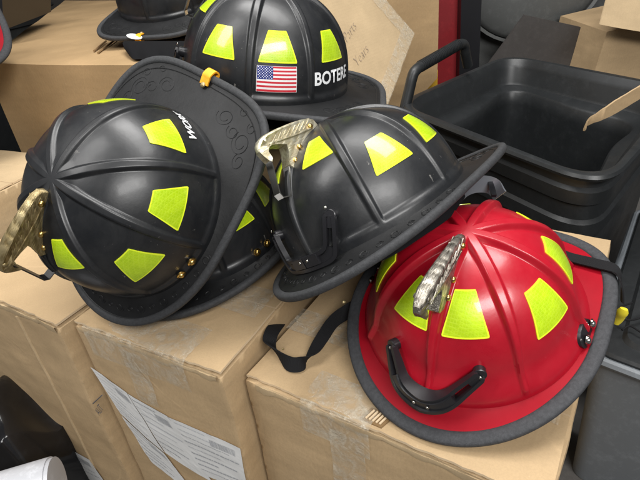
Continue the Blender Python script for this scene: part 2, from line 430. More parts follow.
def lettering(name, body, size, fn, mt, parent, shear=0, bold=0, spacing=1):
    bpy.context.view_layer.update()
    me = text_mesh(body, size, shear, bold); me.name = name; me.materials.clear(); me.materials.append(mt)
    bm = bmesh.new(); bm.from_mesh(me)
    bmesh.ops.triangulate(bm, faces=bm.faces); bmesh.ops.subdivide_edges(bm, edges=[e for e in bm.edges if e.calc_length() > .004], cuts=1)
    for v in bm.verts: v.co = fn(v.co.x, v.co.y)
    bm.to_mesh(me); bm.free(); return link(name, me, parent)

def make_helmet(H, pose, label, holder='brass', holder_on=True, strap=None, flap=.030, rivets=True, bracket_on=True):
    Rm, t = pose
    mt = Matrix([[*Rm[0], t[0]], [*Rm[1], t[1]], [*Rm[2], t[2]], [0, 0, 0, 1]])
    key = 'R' if H.red else 'B'
    root = thing('fire_helmet', label, 'helmet', mt, 'fire helmets with lime reflective patches')
    link('shell', cached(key + 's', H.shell_mesh), root)
    br = link('brim', cached(key + 'b', H.brim_mesh), root)
    link('edge_trim', cached(key + 't', H.trim_mesh), br)
    for sg in (1, -1):
        for k in range(4): link('reflective_patch', cached('%sp%d%d' % (key, k, sg), lambda: H.patch_mesh(k, sg)), root)
    # cloth liner hanging under the shell
    def liner():
        mb = MB(); rows = []
        for i in range(96):
            p = 2 * math.pi * i / 96; row = []
            for j in range(7):
                f = j / 6; k = .93 - .03 * f + .02 * f * math.sin(p * 9 + 1)
                row.append(Vector((H.a * k * math.cos(p), H.b * k * math.sin(p), -.002 - flap * f)))
            rows.append(row)
        mb.grid(rows, True); mb.add([r[-1] for r in rows], [tuple(range(96))]); return mb.mesh('ear_flap', M['cloth'], angle=70)
    link('ear_flap', cached(key + 'l%.3f' % flap, liner), root)
    # eagle badge holder with its rivets and spring clip
    hs = {'brass': M['brass'], 'pewter': M['pewter'], 'antique': M['antique']}[holder]
    eg = link('eagle_holder', cached('e' + holder, lambda: eagle_mesh(hs, 1 if holder == 'pewter' else 0)), root)
    def rv(x, z, w, sg):
        mb = MB(); mb.dome((x / 1000, sg * w / 1000, z / 1000), (0, sg, 0), .0036, .0028); return mb.mesh('rivet', M['gold'])
    for sg in (-1, 1):
        for (x, z, w) in ((27, 131, 5.8), (60, 116, 7.6), (75, 105, 7.3)): link('rivet', cached('rv%d%d' % (x, sg), lambda: rv(x, z, w, sg)), eg)
    def clip():
        mb = MB(); pts = [(.099, 0, .134), (.105, 0, .115), (.1165, 0, .083), (.115, 0, .077), (.105, 0, .0745), (.101, 0, .079), (.092, 0, .093), (.086, 0, .103)]
        mb.ribbon(pts, [(0, 1, 0)] * len(pts), .0055, .0007); return mb.mesh('badge_clip', M['black_metal' if holder == 'antique' else 'steel'], angle=30)
    if holder != 'pewter': link('badge_clip', cached('clip' + holder, clip), eg)
    # black bracket on the front that carries the lower edge of the badge
    def bracket():
        mb = MB(); sc = .0080
        if H.red: way = [(-23, .80), (-18.5, .865), (-12.5, .93), (-4.5, .957), (4, .957), (10.5, .93), (17, .875), (25, .80)]
        else: way = [(-22, .84), (-20, .92), (-17, .99), (-8, 1.0), (6, 1.0), (16, .99), (21, .93), (25, .85)]
        SC = .19; r0 = H.a
        Q = spline([(R_(d) * r0, tt * SC, 0) for d, tt in way], 6)
        def place(q, o):
            P, N = H.surf(math.degrees(q.x / r0), min(q.y / SC, 1), o)
            if q.y > SC: P.z -= (q.y - SC)
            return P, N
        for of, hw in ((-.0046, .0021), (.0046, .0021)):
            pts, wd = [], []
            for i, q in enumerate(Q):
                tg_ = (Q[min(i + 1, len(Q) - 1)] - Q[max(i - 1, 0)]).normalized(); nr = Vector((-tg_.y, tg_.x, 0))
                mid = 1 - abs(i - (len(Q) - 1) / 2) / ((len(Q) - 1) / 2)
                P, N = place(q + nr * of * (1 if 0 < i < len(Q) - 1 else .7), sc * (1 + (.5 if H.red else .25) * mid)); pts.append(P); wd.append(N)
            mb.ribbon(pts, wd, [.0030 + (.0050 if H.red else .0) * max(0, 1 - abs(i - (len(pts) - 1) / 2) / ((len(pts) - 1) / 2)) for i in range(len(pts))], hw)
        # the solid web across the bottom
        for i0, i1 in ((10, 32), (0, 4), (len(Q) - 5, len(Q) - 1)):
            pts, wd = [], []
            for i in range(i0, min(i1, len(Q) - 1) + 1):
                tg_ = (Q[min(i + 1, len(Q) - 1)] - Q[max(i - 1, 0)]).normalized()
                mid = 1 - abs(i - (len(Q) - 1) / 2) / ((len(Q) - 1) / 2); P, N = place(Q[i], sc * (1 + (.5 if H.red else .25) * mid) - .0006); pts.append(P); wd.append(N)
            mb.ribbon(pts, wd, (.0072 if H.red else .0018) if i0 == 10 else .0024, .0046)
        for k in (0, 7):
            d, tt = way[k]; P, N = H.surf(d, tt, sc * .55); T = Vector((-N.y, N.x, 0)).normalized(); B = N.cross(T)
            mb.tube([P - N * .009, P + N * .0034, P + N * .0040], [.0066, .0066, .0058], 18)
        for d in () if H.red else (-5, 5):
            P, N = H.surf(d, .99, sc * 1.2); T = Vector((-N.y, N.x, 0)).normalized(); B = N.cross(T); mb.box(P, T * .0105, B * .0058, N * .004)
        return mb.mesh('shield_bracket', M['black_metal'], angle=30)
    bk = link('shield_bracket', cached(key + 'k', bracket), root) if bracket_on else None
    def bscrew(d, tt, o):
        mb = MB(); P, N = H.surf(d, tt, o); mb.dome(P, N, .0018, .0010); return mb.mesh('screw', M['steel'])
    for d, tt, o in () if not bracket_on else ((-3, .957 if H.red else .985, .0195 if H.red else .0140), (3, .957 if H.red else .985, .0195 if H.red else .0140), (-23, .81, .0098), (25, .81, .0098)): link('screw', cached('%sbs%d' % (key, d), lambda: bscrew(d, tt, o)), bk)
    # side rivets where the strap is anchored
    for sg in (1, -1) if rivets else ():
        def side(d, tt):
            mb = MB(); P, N = H.surf(sg * d, tt, .0038 if H.red else .0032)
            mb.tube([P - N * .001, P + N * .0008, P + N * .0012], [.0058, .0058, .0050], 16); mb.dome(P + N * .001, N, .0040, .0030)
            return mb.mesh('strap_rivet', M['steel' if H.red else 'gold'])
        for d, tt in (((86, .955), (96, .955)) if H.red else ((80, .97), (70, .975))): link('strap_rivet', cached('%ssr%d%d' % (key, sg, d), lambda: side(d, tt)), root)
    return root
def hang_tab(root, H, screw=True):
    mb = MB(); pts = [H.brim(math.pi, .78) + Vector((0, 0, .0022)), H.brim(math.pi, .9) + Vector((0, 0, .0045)), H.outer(math.pi) + Vector((.001, 0, .0055)), H.outer(math.pi) + Vector((-.0065, 0, .001)), H.outer(math.pi) + Vector((-.005, 0, -.007)), H.brim(math.pi, .85) + Vector((0, 0, -.0085))]
    mb.ribbon(spline(pts, 5), [(0, 1, 0)] * 40, .0065, .0011)
    t = mb.build('hang_tab', M['tan_leather'], root, angle=30)
    m2 = MB(); m2.dome(pts[0] + Vector((.001, 0, .0012)), (0, 0, 1), .0038, .0024); m2.build('tab_rivet', M['antique'], t)
    return t

POSES = {
"F": ([[-0.5759, 0.8033, -0.1518], [-0.7876, -0.595, -0.1602], [-0.219, 0.0273, 0.9753]], [0.1735, 0.4707, 0.0617]),
"B": ([[-0.6594, 0.6331, -0.4054], [-0.7518, -0.5557, 0.3551], [-0.0005, 0.5389, 0.8424]], [0.0696, 0.5554, 0.1567]),
"A": ([[-0.5737, 0.7336, -0.3644], [-0.3474, -0.6208, -0.7028], [-0.7418, -0.2766, 0.611]], [-0.2214, 0.5844, 0.194]),
"C": ([[-0.9726, -0.152, 0.1761], [0.153, -0.9882, -0.0078], [0.1752, 0.0194, 0.9843]], [-0.0563, 0.7727, 0.2799]),
"E": ([[-0.4424, 0.8846, -0.1474], [-0.8962, -0.4422, 0.0365], [-0.0329, 0.1483, 0.9884]], [-0.1686, 0.6845, 0.0671]),
"D": ([[0.255, -0.9661, -0.04], [0.9464, 0.2579, -0.1945], [0.1982, 0.0117, 0.9801]], [-0.2928, 1.3368, 0.3389])}
red = make_helmet(RD, POSES['F'], 'red fire helmet with grey rubber edging and silver eagle holder on the front box', 'pewter')
mid = make_helmet(BL, POSES['B'], 'black fire helmet with pale brass eagle holder, tilted against the red helmet', 'brass', rivets=False)
left = make_helmet(BL, POSES['A'], 'black fire helmet tipped on its side, lettered WORK, orange leather tab on its raised brim', 'antique', bracket_on=False)
back = make_helmet(BL, POSES['C'], 'black fire helmet with an American flag sticker and the name BOTERE', 'brass', flap=.036, rivets=False)
low = make_helmet(BL, POSES['E'], 'black fire helmet mostly hidden beneath the tipped helmet lettered WORK', 'antique')
far = make_helmet(BL, POSES['D'], 'black fire helmet on the big back box with a white tag on its orange tab', 'brass', flap=.05)
hang_tab(left, BL); hang_tab(far, BL)
bpy.context.view_layer.update()
mb = MB(); fl = []
for i in range(25):
    u = 124 + 64 * i / 24
    lo = on(u + 3, 61 - 9 * abs(i / 12 - 1) ** 5 + 1.2 * math.sin(i * .9), .276); hi = on(u, 41, .292)
    fl.append([hi, hi.lerp(lo, .35) + Vector((0, -.012, .006)), hi.lerp(lo, .7) + Vector((0, -.012, .003)), lo, lo + Vector((0, .06, -.002))])
mb.grid(fl)
ob = mb.build('ear_flap', M['cloth'], None, angle=80); ob.parent = far; ob.matrix_parent_inverse = far.matrix_world.inverted()

# --- writing on the helmets
def on_shell(H, deg, t, sx=1, slope=0):
    P0, N = H.surf(deg, t, 0); r = math.hypot(P0.x, P0.y)
    def fn(x, y):
        d = math.degrees(x * sx / r)
        P, N = H.dome(R_(deg + d), t + slope * d - y / (H.h * 1.5), .0014); return Vector(P)
    return fn
lettering('name_lettering', 'BOTERE', .0200, on_shell(BL, 132.5, .915, 1.12), M['white'], back, 0, .0005)
lettering('name_lettering', 'WORK', .0145, on_shell(BL, 150.0, .900, 1.25, .0022), M['white'], left, .2, .0004)
def flag(root, H, d0, d1, t0, t1):
    mb = MB()
    def cell(u0, u1, v0, v1, mi, off=.0012, nu=4):
        P = [[Vector(H.dome(R_(d0 + (d1 - d0) * (u0 + (u1 - u0) * i / nu)), t0 + (t1 - t0) * (v0 + (v1 - v0) * j / 2), off)[0]) for j in range(3)] for i in range(nu + 1)]
        mb.grid(P, mi=mi)
    for k in range(13):
        cell(.4 if k < 7 else 0, 1, k / 13, (k + 1) / 13, 0 if k % 2 == 0 else 1, nu=8)
    cell(0, .4, 0, 7 / 13, 2)
    for r in range(9):
        for c in range(6 if r % 2 == 0 else 5):
            u = .4 * ((c * 2 + 1 + r % 2) / 12); v = 7 / 13 * (r + 1) / 10
            P = Vector(H.dome(R_(d0 + (d1 - d0) * u), t0 + (t1 - t0) * v, .0015)[0]); N = Vector(P).normalized()
            mb.dome(P, N, .0006, .0001, 6, 1)
    cell(-.012, 1.012, -.015, 1.015, 1, .0009, 8)
    return mb.build('flag_sticker', [M['flag_red'], M['flag_white'], M['flag_blue']], root, smooth=False, fix=False)
flag(back, BL, 95, 119.8, .800, .943)
# white tag on the far helmet's tab
mb = MB(); o = BL.outer(math.pi)
rows = []
for i in range(25):
    a = 2 * math.pi * i / 24; rows.append((o.x - .006 + .011 * math.cos(a), o.y + .006 + .016 * math.sin(a), o.z + .006 + .004 * math.sin(a)))
mb.add(rows[:24], [tuple(range(24))]); mb.add([(x, y, z - .0012) for x, y, z in rows[:24]], [tuple(range(24))[::-1]])
mb.grid([[Vector(r) for r in rows[:24]], [Vector((x, y, z - .0012)) for x, y, z in rows[:24]]], False, True)
mb.build('paper_tag', M['white'], far, angle=30)

# --- chin straps (in world space, then parented)
def world_part(name, mb, mats, root, **kw):
    o = mb.build(name, mats, None, **kw); bpy.context.view_layer.update(); o.parent = root; o.matrix_parent_inverse = root.matrix_world.inverted(); return o
bpy.context.view_layer.update()
mb = MB()
path = [on(385, 285, .06), on(366, 300, .045), on(348, 311, .035), on(333, 322, .026), on(322, 338, .018), on(313, 352, .013), on(303, 363, .0115), on(290, 364, .012), on(278, 354, .014), on(270, 343, .017), on(271, 334, .020), on(276, 326, .010), on(283, 318, -.03)]
wd = [(1, .2, .1), (1, .2, .1), (1, .1, .15), (1, 0, .2), (1, 0, .2), (.9, .1, .4), (.5, .5, .8), (-.1, .7, .8), (-.5, .5, .8), (-.7, .3, .6), (-.8, .2, .4), (-.8, .1, .4), (-.7, 0, .6)]
pp = spline(path, 8); ww = spline(wd, 8)
mb.ribbon(pp, ww, .0092, .0009)
st = world_part('chin_strap', mb, M['webbing'], mid, angle=30)
mb = MB(); mb.dome(on(283, 349, .0155), (.1, -.8, .5), .0016, .0009); mb.dome(on(344, 302, .042), (.1, -.8, .5), .0028, .0016); world_part('snap', mb, M['antique'], st)
mb = MB()   # curved grey plastic of the suspension, showing behind the red crown
pp = spline([on(455, 200, .17), on(466, 188, .17), on(478, 184, .17), on(492, 186, .165), on(500, 196, .155)], 6)
mb.ribbon(pp, [(0, .25, 1)] * len(pp), .011, .0012)
world_part('headband', mb, M['grey_metal'], mid, angle=40)
mb = MB(); pp = spline([on(489, 180, .17), on(492, 188, .168), on(494, 196, .165)], 5); mb.ribbon(pp, [(1, .2, 0)] * len(pp), .003, .002); world_part('headband_clip', mb, M['black_metal'], mid)
mb = MB()
pp = spline([RD.surf(158, .80, .003)[0], RD.surf(146, .93, .004)[0], RD.brim(2.40, .22) + Vector((0, 0, .007)), RD.brim(2.18, .62) + Vector((0, 0, .007)), RD.outer(2.02) + Vector((-.004, .0, .006)), RD.outer(1.95) + Vector((0, .008, -.004)), RD.outer(1.90) + Vector((0.004, .011, -.020))], 8)
mb.ribbon(pp, [(1, .3, .0)] * len(pp), .0072, .0009)
st2 = mb.build('chin_strap', M['webbing'], red, angle=30)
mb = MB(); c = RD.outer(1.86) + Vector((.006, .013, -.027))
pb = [c + Vector((.0012 * math.sin(k), -.0006 * k, .006 - .0042 * k)) for k in range(8)]
mb.tube(pb, [.0042, .0062, .0064, .0056, .0060, .0058, .0050, .0034], 10, sx=1.0, sz=.62)
mb.build('strap_buckle', M['yellow_plastic'], st2, angle=45)
mb = MB()   # riveted side plate at the end of the red helmet's side rib
for sg in (1,):
    pl = []
    for i in range(20):
        a = 2 * math.pi * i / 20; P, N = RD.surf(89 + 8.0 * math.cos(a), .945 + .045 * math.sin(a), .0032); pl.append(P)
    mb.add(pl, [tuple(range(20))]); cen, N = RD.surf(89, .94, .0)
    mb.grid([pl, [p - Vector(N) * .004 for p in pl]], False, True)
mb.build('anchor_plate', M['black_metal'], red, angle=30)

# ------------------------------------------------------------------ boxes
def nz(p, sc, am, seed=0): return (noise.noise_vector(Vector(p) * sc + Vector((seed, seed * 1.7, -seed))) * am)
def card_box(label, corner, yaw, w, d, z0, z1, mt='card', seed=1, seam=.25, group='cardboard boxes under the helmets', flaps=True, lift=.0):
    """corner = front-left top corner seen from the camera; x runs along the front, y goes back."""
    mt4 = Matrix.Translation((corner[0], corner[1], z0)) @ Matrix.Rotation(R_(yaw), 4, 'Z')
    root = thing('cardboard_box', label, 'box', mt4, group)
    h = z1 - z0; mb = MB(); r = .004; L = Vector((w, d, h))
    def face(o, u, v, nu, nv):
        rows = []
        for i in range(nu + 1):
            row = []
            for j in range(nv + 1):
                p = Vector(o) + Vector(u) * (i / nu) + Vector(v) * (j / nv)
                q = Vector((min(max(p.x, r), w - r), min(max(p.y, r), d - r), min(max(p.z, r), h - r)))
                n = p - q; p = q + n.normalized() * r if n.length > 1e-9 else p
                p = p + nz(p, 5, .0035, seed) + nz(p, 22, .0013, seed + 3)
                row.append(p)
            rows.append(row)
        mb.grid(rows)
    hh = h - .004
    face((0, 0, 0), (w, 0, 0), (0, 0, h), 60, 60); face((0, d, 0), (w, 0, 0), (0, 0, h), 20, 20)
    face((0, 0, 0), (0, d, 0), (0, 0, h), 50, 50); face((w, 0, 0), (0, d, 0), (0, 0, h), 50, 50)
    face((0, 0, h), (w, 0, 0), (0, d, 0), 40, 40)
    mb.build('body', M[mt], root, angle=50)
    if flaps:
        for (y0, y1, sd) in ((.002, seam - .0012, 1), (seam + .0012, d - .003, 2)):
            fb = MB(); nu, nv = 70, 30; T = []; B = []
            for i in range(nu + 1):
                tr, brw = [], []
                for j in range(nv + 1):
                    x = .003 + (w - .006) * i / nu; y = y0 + (y1 - y0) * j / nv
                    fr = (noise.noise(Vector((x * 55, seed * 3.1, sd))) * .0022 + noise.noise(Vector((x * 190, seed, sd))) * .0010)
                    if j == 0 and sd == 1: y += fr + .001
                    if sd == 1: bend = lift * (1 - j / nv) * (.6 + .4 * math.sin(x * 17 + seed))
                    else: bend = 0
                    z = h + .0052 + bend + nz((x, y, 0), 6, .004, seed).z + nz((x, y, 0), 20, .0016, seed + sd).z + .0018 * (j == 0 and sd == 1) * noise.noise(Vector((x * 40, 7, seed)))
                    tr.append(Vector((x, y, z))); brw.append(Vector((x, y, z - .0034)))
                T.append(tr); B.append(brw)
            fb.grid(T); fb.grid(B, flip=True)
            rim = [T[i][0] for i in range(nu + 1)] + [T[nu][j] for j in range(1, nv + 1)] + [T[i][nv] for i in range(nu - 1, -1, -1)] + [T[0][j] for j in range(nv - 1, 0, -1)]
            fb.grid([rim, [p - Vector((0, 0, .0034)) for p in rim]], False, True, mi=1)
            fb.build('top_flap', [M[mt], M['card_inner']], root, angle=50, fix=False)
    return root, h
def strip(root, name, pts_uv, fn, mt, mb=None, nu=2, nv=12):
    """rectangle (u0,u1,v0,v1) laid over the box through fn(u,v)"""
    u0, u1, v0, v1 = pts_uv; mb = MB()
    mb.grid([[fn(u0 + (u1 - u0) * i / nu, v0 + (v1 - v0) * j / nv) for j in range(nv + 1)] for i in range(nu + 1)])
    return mb.build(name, mt, root, angle=60)
def wrap(h, off=.0015, seed=0, amp=.0015):
    """u along the front, v<0 down the front panel, v>0 back over the top"""
    def fn(u, v):
        w = noise.noise(Vector((u * 60, v * 60, seed))) * amp
        if v < 0: p = Vector((u, 0, h + v)); q = p + nz(p, 5, .0035, seed) + nz(p, 22, .0013, seed + 3); return Vector((q.x, q.y - off - abs(w), q.z))
        p = Vector((u, v, h)); return Vector((u, v + .0, h + .0064 + off + abs(w) + nz((u, v, 0), 6, .004, seed).z + nz((u, v, 0), 20, .0016, seed + 1).z)) if v > .006 else Vector((u, -off + v * .4, h + .004 + off))
    return fn
def pick(root, px, face='front', h=0):
    """local (u, v) of the point on the box's front plane seen along a ray -- used once to read sizes off"""
    mi = root.matrix_world.inverted(); o = mi @ Vector(C0); d_ = mi.to_3x3() @ Vector(ray(*px))
    k = -o.y / d_.y; p = o + d_ * k; return p.x, p.z - h
ZF = -.46
# right-hand box under the red helmet
bR, hR = card_box('torn-edged cardboard box under the red helmet', (-.113, .458), -34.2, .362, .50, ZF, -.006, 'card', 1, .115, lift=.004)
# middle box under the tipped helmet
bM, hM = card_box('cardboard box with white packing labels, between the two neighbouring boxes under the black helmets', (-.356, .560), -29.6, .257, .44, ZF, .024, 'card', 2, .13, lift=.006)
# box at the left
_d = Vector((math.cos(R_(-32.5)), math.sin(R_(-32.5)))); _n = Vector((-_d.y, _d.x)); _r = ray(30, 432)
_k = _n.dot(Vector((-.842, .852))) / (_n.x * _r[0] + _n.y * _r[1]); _e = (Vector((_r[0] * _k, _r[1] * _k)) - Vector((-.842, .852))).dot(_d)
LC = (-.842 + _d.x * _e, .852 + _d.y * _e); LW = .552 - _e
bL, hL = card_box('cardboard box at the lower left with a vertical crease and printed words', LC, -32.5, LW, .40, ZF, .024, 'card', 3, .2, lift=.003)
bN, hN = card_box('pale-topped cardboard box behind the left box, below the big back box', (-1.10, 1.05), -26, .52, .25, ZF, .09, 'card_light', 4, .12)
bS, hS = card_box('cardboard box hidden under the flag-stickered helmet', (-.13, .80), -8, .15, .16, ZF, .235, 'card', 5, .08)
bpy.context.view_layer.update()
# tape
wR, wM = wrap(hR, seed=1), wrap(hM, seed=2)
for root, fn, uv in ((bR, wR, (.085, .175, -.045, .05)), (bR, wR, (.122, .168, -.36, -.02)), (bM, wM, (.02, .20, -.045, .06)), (bM, wM, (.085, .125, -.11, -.01)), (bM, wM, (-.0, .24, .10, .16)), (bR, wR, (.0, .35, .095, .14))):
    strip(root, 'clear_tape', uv, fn, M['tape'], nu=14, nv=24)
# packing labels with rows of small print
def label_sheet(root, fn, corners, rows=9, seed=0, off=.0008):
    """corners (u,v): top-left, top-right, bottom-right, bottom-left"""
    rnd = random.Random(seed); tl, tr, br_, bl = [Vector((*c, 0)) for c in corners]
    P = lambda a, b: (lambda q: fn(q.x, q.y))((tl.lerp(tr, a)).lerp(bl.lerp(br_, a), b))
    mb = MB(); mb.grid([[P(i / 10, j / 16) for j in range(17)] for i in range(11)])
    n = Vector((0, -1, 0)) * off
    def bar(a0, a1, b0, b1, mi): mb.add([P(a0, b0) + n, P(a1, b0) + n, P(a1, b1) + n, P(a0, b1) + n], [(0, 1, 2, 3)], mi)
    for r in range(rows):
        b = .05 + .9 * r / rows; a = .06
        hgt = .30 / rows * rnd.choice((.5, .7, .35))
        mi = 1 if rnd.random() < .35 else 2
        lim = rnd.uniform(.4, .92)
        while a < lim:
            wdt = rnd.uniform(.015, .07); bar(a, min(a + wdt, .95), b, b + hgt, mi); a += wdt + .014
    a = .55
    while a < .9:
        w_ = rnd.uniform(.004, .012); bar(a, a + w_, .10, .22, 1); a += w_ + rnd.uniform(.004, .01)
    return mb.build('packing_label', [M['paper'], M['ink_pale'], M['ink_grey']], root, smooth=False, fix=False)
def P2(root, h, *pxs): return [pick(root, p, h=h) for p in pxs]
wMl = wrap(hM, .0022, 2, .0006)
label_sheet(bM, wMl, P2(bM, hM, (90, 366), (127, 391), (165, 452), (120, 412)), 9, 1)
label_sheet(bM, wMl, P2(bM, hM, (128, 392), (168, 414), (214, 482), (166, 452)), 8, 2)
label_sheet(bM, wMl, P2(bM, hM, (169, 415), (240, 447), (250, 492), (205, 474)), 9, 3)
label_sheet(bM, wMl, P2(bM, hM, (121, 414), (165, 453), (200, 498), (152, 462)), 7, 4)
wLl = wrap(hL, .0022, 3, .0006)
label_sheet(bL, wLl, P2(bL, hL, (48, 436), (92, 460), (120, 500), (75, 478)), 9, 5)
def front_text(root, h, body, size, px, ang, mt, seed):
    u0, v0 = pick(root, px, h=h); f = wrap(h, .0008, seed, 0); ca, sa = math.cos(R_(ang)), math.sin(R_(ang))
    return lettering('printed_text', body, size, lambda x, y: f(u0 + x * ca - y * sa, v0 + x * sa + y * ca), mt, root)
front_text(bL, hL, 'AUT', .017, (101, 414), 50, M['ink'], 3)
mb = MB(); q0 = pick(bL, (94, 402), h=hL); q1 = pick(bL, (103, 394), h=hL); f = wrap(hL, .0008, 3, 0); mb.tube([f(*q0), f(*q1)], .0008, 5); mb.build('printed_text', M['ink'], bL)
# crease: a raised vertical fold on the left box
mb = MB(); u0, v0 = pick(bL, (2, 290), h=hL); f = wrap(hL, .0, 3, 0)
mb.tube([f(u0, -.012 - k * .014) for k in range(28)], .0026, 8); mb.build('panel_fold', M['card_light'], bL)
# crushed corner of the right box: open flutes in the slot
mb = MB(); fn = wR
for k in range(5):
    p = Vector((.166 + k * .0042, .010, hR + .0085)); mb.tube([p, p + Vector((.004, .014, .0005))], .0013, 6, mi=0)
mb.box(Vector((.176, .017, hR + .0062)), (.0135, 0, 0), (.003, .010, 0), (0, 0, .0018), 1)
mb.build('torn_flute', [M['card_inner'], M['card_dark']], bR)
# torn paper fringe along the broken front edges
def fringe(root, h, w, seed, u0, u1, seed_):
    rnd = random.Random(seed); mb = MB(); n = 90; rows = []
    for i in range(n + 1):
        u = u0 + (u1 - u0) * i / n
        dz = noise.noise(Vector((u * 45, seed, 0))) * .004 + noise.noise(Vector((u * 170, seed, 2))) * .002
        k = max(0, .35 + noise.noise(Vector((u * 22, seed, 9))) * 1.3)
        e = nz((u, 0, h), 5, .0035, seed_) + nz((u, 0, h), 22, .0013, seed_ + 3); p0 = Vector((u, -.0008, h - .005 - .007 * k + dz)) + e; p1 = Vector((u, -.0014 - .0008 * k, h - .002)) + e; p2 = Vector((u, -.0008 - .0015 * k, h + .0008 + .0022 * k + dz * .6)) + e; p3 = Vector((u, .0028, h - .0006)) + e
        rows.append([p0, p1, p2, p3])
    mb.grid(rows); mb.build('torn_edge', M['card_light'], root, angle=60)
fringe(bR, hR, .36, 4, .02, .355, 1); fringe(bM, hM, .25, 8, .01, .25, 2); fringe(bL, hL, .5, 12, LW - .22, LW - .007, 3)

# big box at the back (the far helmet stands on it); its left side splays out
def prism(name, label, cat, foot, z0, z1, mt, group=None, n=30, seed=1, amp=.004):
    cx, cy = foot[0]; root = thing(name, label, cat, Matrix.Translation((cx, cy, z0)), group); mb = MB(); h = z1 - z0
    loc = [Vector((x - cx, y - cy, 0)) for x, y in foot]
    for i in range(len(loc)):
        a, b = loc[i], loc[(i + 1) % len(loc)]
        mb.grid([[(lambda p: p + nz(p, 4, amp, seed) * (0 if j in (0,) else 1))(a.lerp(b, k / n) + Vector((0, 0, h * j / n))) for j in range(n + 1)] for k in range(n + 1)])
    a, b, c, d_ = loc[:4]
    mb.grid([[(lambda p: p + nz(p, 4, amp, seed))(a.lerp(b, i / n).lerp(d_.lerp(c, i / n), j / n) + Vector((0, 0, h))) for j in range(n + 1)] for i in range(n + 1)])
    mb.build('body', M[mt], root, angle=50); return root, h
bK, hK = prism('cardboard_box', 'large plain cardboard box at the back left with a black helmet on top', 'box', [(-.70, 1.205), (-.215, .965), (.10, 1.62), (-1.0, 2.5)], .015, .27, 'card_orange', 'cardboard boxes under the helmets')
mb = MB()   # its hand slots in the lid
for (p, q) in ((on(94, 51, .272), on(106, 41, .272)), (on(98, 53, .272), on(116, 39, .272))):
    mi = bK.matrix_world.inverted(); mb.tube([mi @ p, mi @ q], .0022, 6)
bpy.context.view_layer.update()
for ob in [mb.build('lid_score', M['card_dark'], bK)]:
    ob.matrix_parent_inverse = Matrix.Identity(4)
    for v in ob.data.vertices: v.co = v.co - Vector((0, 0, 0))

# tilted box with handwriting behind the flag helmet
c = Vector(C0 + ray(415, 33) * 1.36)
az, el = R_(45), R_(30)
nrm = Vector((math.sin(az) * math.cos(el), -math.cos(az) * math.cos(el), math.sin(el)))
def plane_pt(u, v):
    r = Vector(ray(u, v)); o = Vector(C0); return o + r * ((c - o).dot(nrm) / r.dot(nrm))
ea = (plane_pt(385, 0) - c).normalized(); eb = (plane_pt(384, 106) - c); eb = (eb - ea * eb.dot(ea)).normalized()
m4 = Matrix((( *[ea.x, eb.x, nrm.x], c.x), (*[ea.y, eb.y, nrm.y], c.y), (*[ea.z, eb.z, nrm.z], c.z), (0, 0, 0, 1)))
bP = thing('cardboard_box', 'tilted taped cardboard box with handwriting, leaning behind the flag-stickered helmet', 'box', m4, 'cardboard boxes under the helmets')
mb = MB(); wa, wb, dp = .50, .28, .10
for (o, u, v) in (((0, 0, 0), (wa, 0, 0), (0, wb, 0)), ((0, 0, -dp), (wa, 0, 0), (0, 0, dp)), ((0, 0, -dp), (0, wb, 0), (0, 0, dp)), ((wa, 0, -dp), (0, wb, 0), (0, 0, dp)), ((0, wb, -dp), (wa, 0, 0), (0, 0, dp)), ((0, 0, -dp), (wa, 0, 0), (0, wb, 0))):
    mb.grid([[(lambda p: p + nz(p, 5, .004, 6))(Vector(o) + Vector(u) * (i / 24) + Vector(v) * (j / 24)) for j in range(25)] for i in range(25)])
mb.build('body', M['card_light'], bP, angle=50)
mb = MB(); mb.grid([[(lambda p: p + nz(p, 5, .004, 6) + Vector((0, 0, .002)))(Vector((-.002 + .055 * i / 6 if 0 else .5 * j / 30, .042 * i / 6 - .001, 0))) for j in range(31)] for i in range(7)]); mb.build('clear_tape', M['tape'], bP)
mb = MB(); mb.grid([[(lambda p: p + nz(p, 5, .004, 6) + Vector((0, 0, .002)))(Vector((.042 * i / 6 - .001, .28 * j / 30, 0))) for j in range(31)] for i in range(7)]); mb.build('clear_tape', M['tape'], bP)
bpy.context.view_layer.update(); mi = bP.matrix_world.inverted()
def hand(word, px, px2, size):
    a = mi @ plane_pt(*px); b = mi @ plane_pt(*px2); d_ = (b - a).normalized(); pr = Vector((d_.y, -d_.x, 0))
    # letters must read with their tops up in the picture
    if (bP.matrix_world.to_3x3() @ pr).z < 0: pr = -pr
    lettering('handwriting', word, size, lambda x, y: (lambda p: p + nz(p, 5, .004, 6) + Vector((0, 0, .0014)))(Vector((a.x + d_.x * x + pr.x * y, a.y + d_.y * x + pr.y * y, 0))), M['pencil'], bP, .35, -.0008)
hand('Parts', (346, 43), (358, 24), .031); hand('Years', (356, 67), (368, 50), .031)

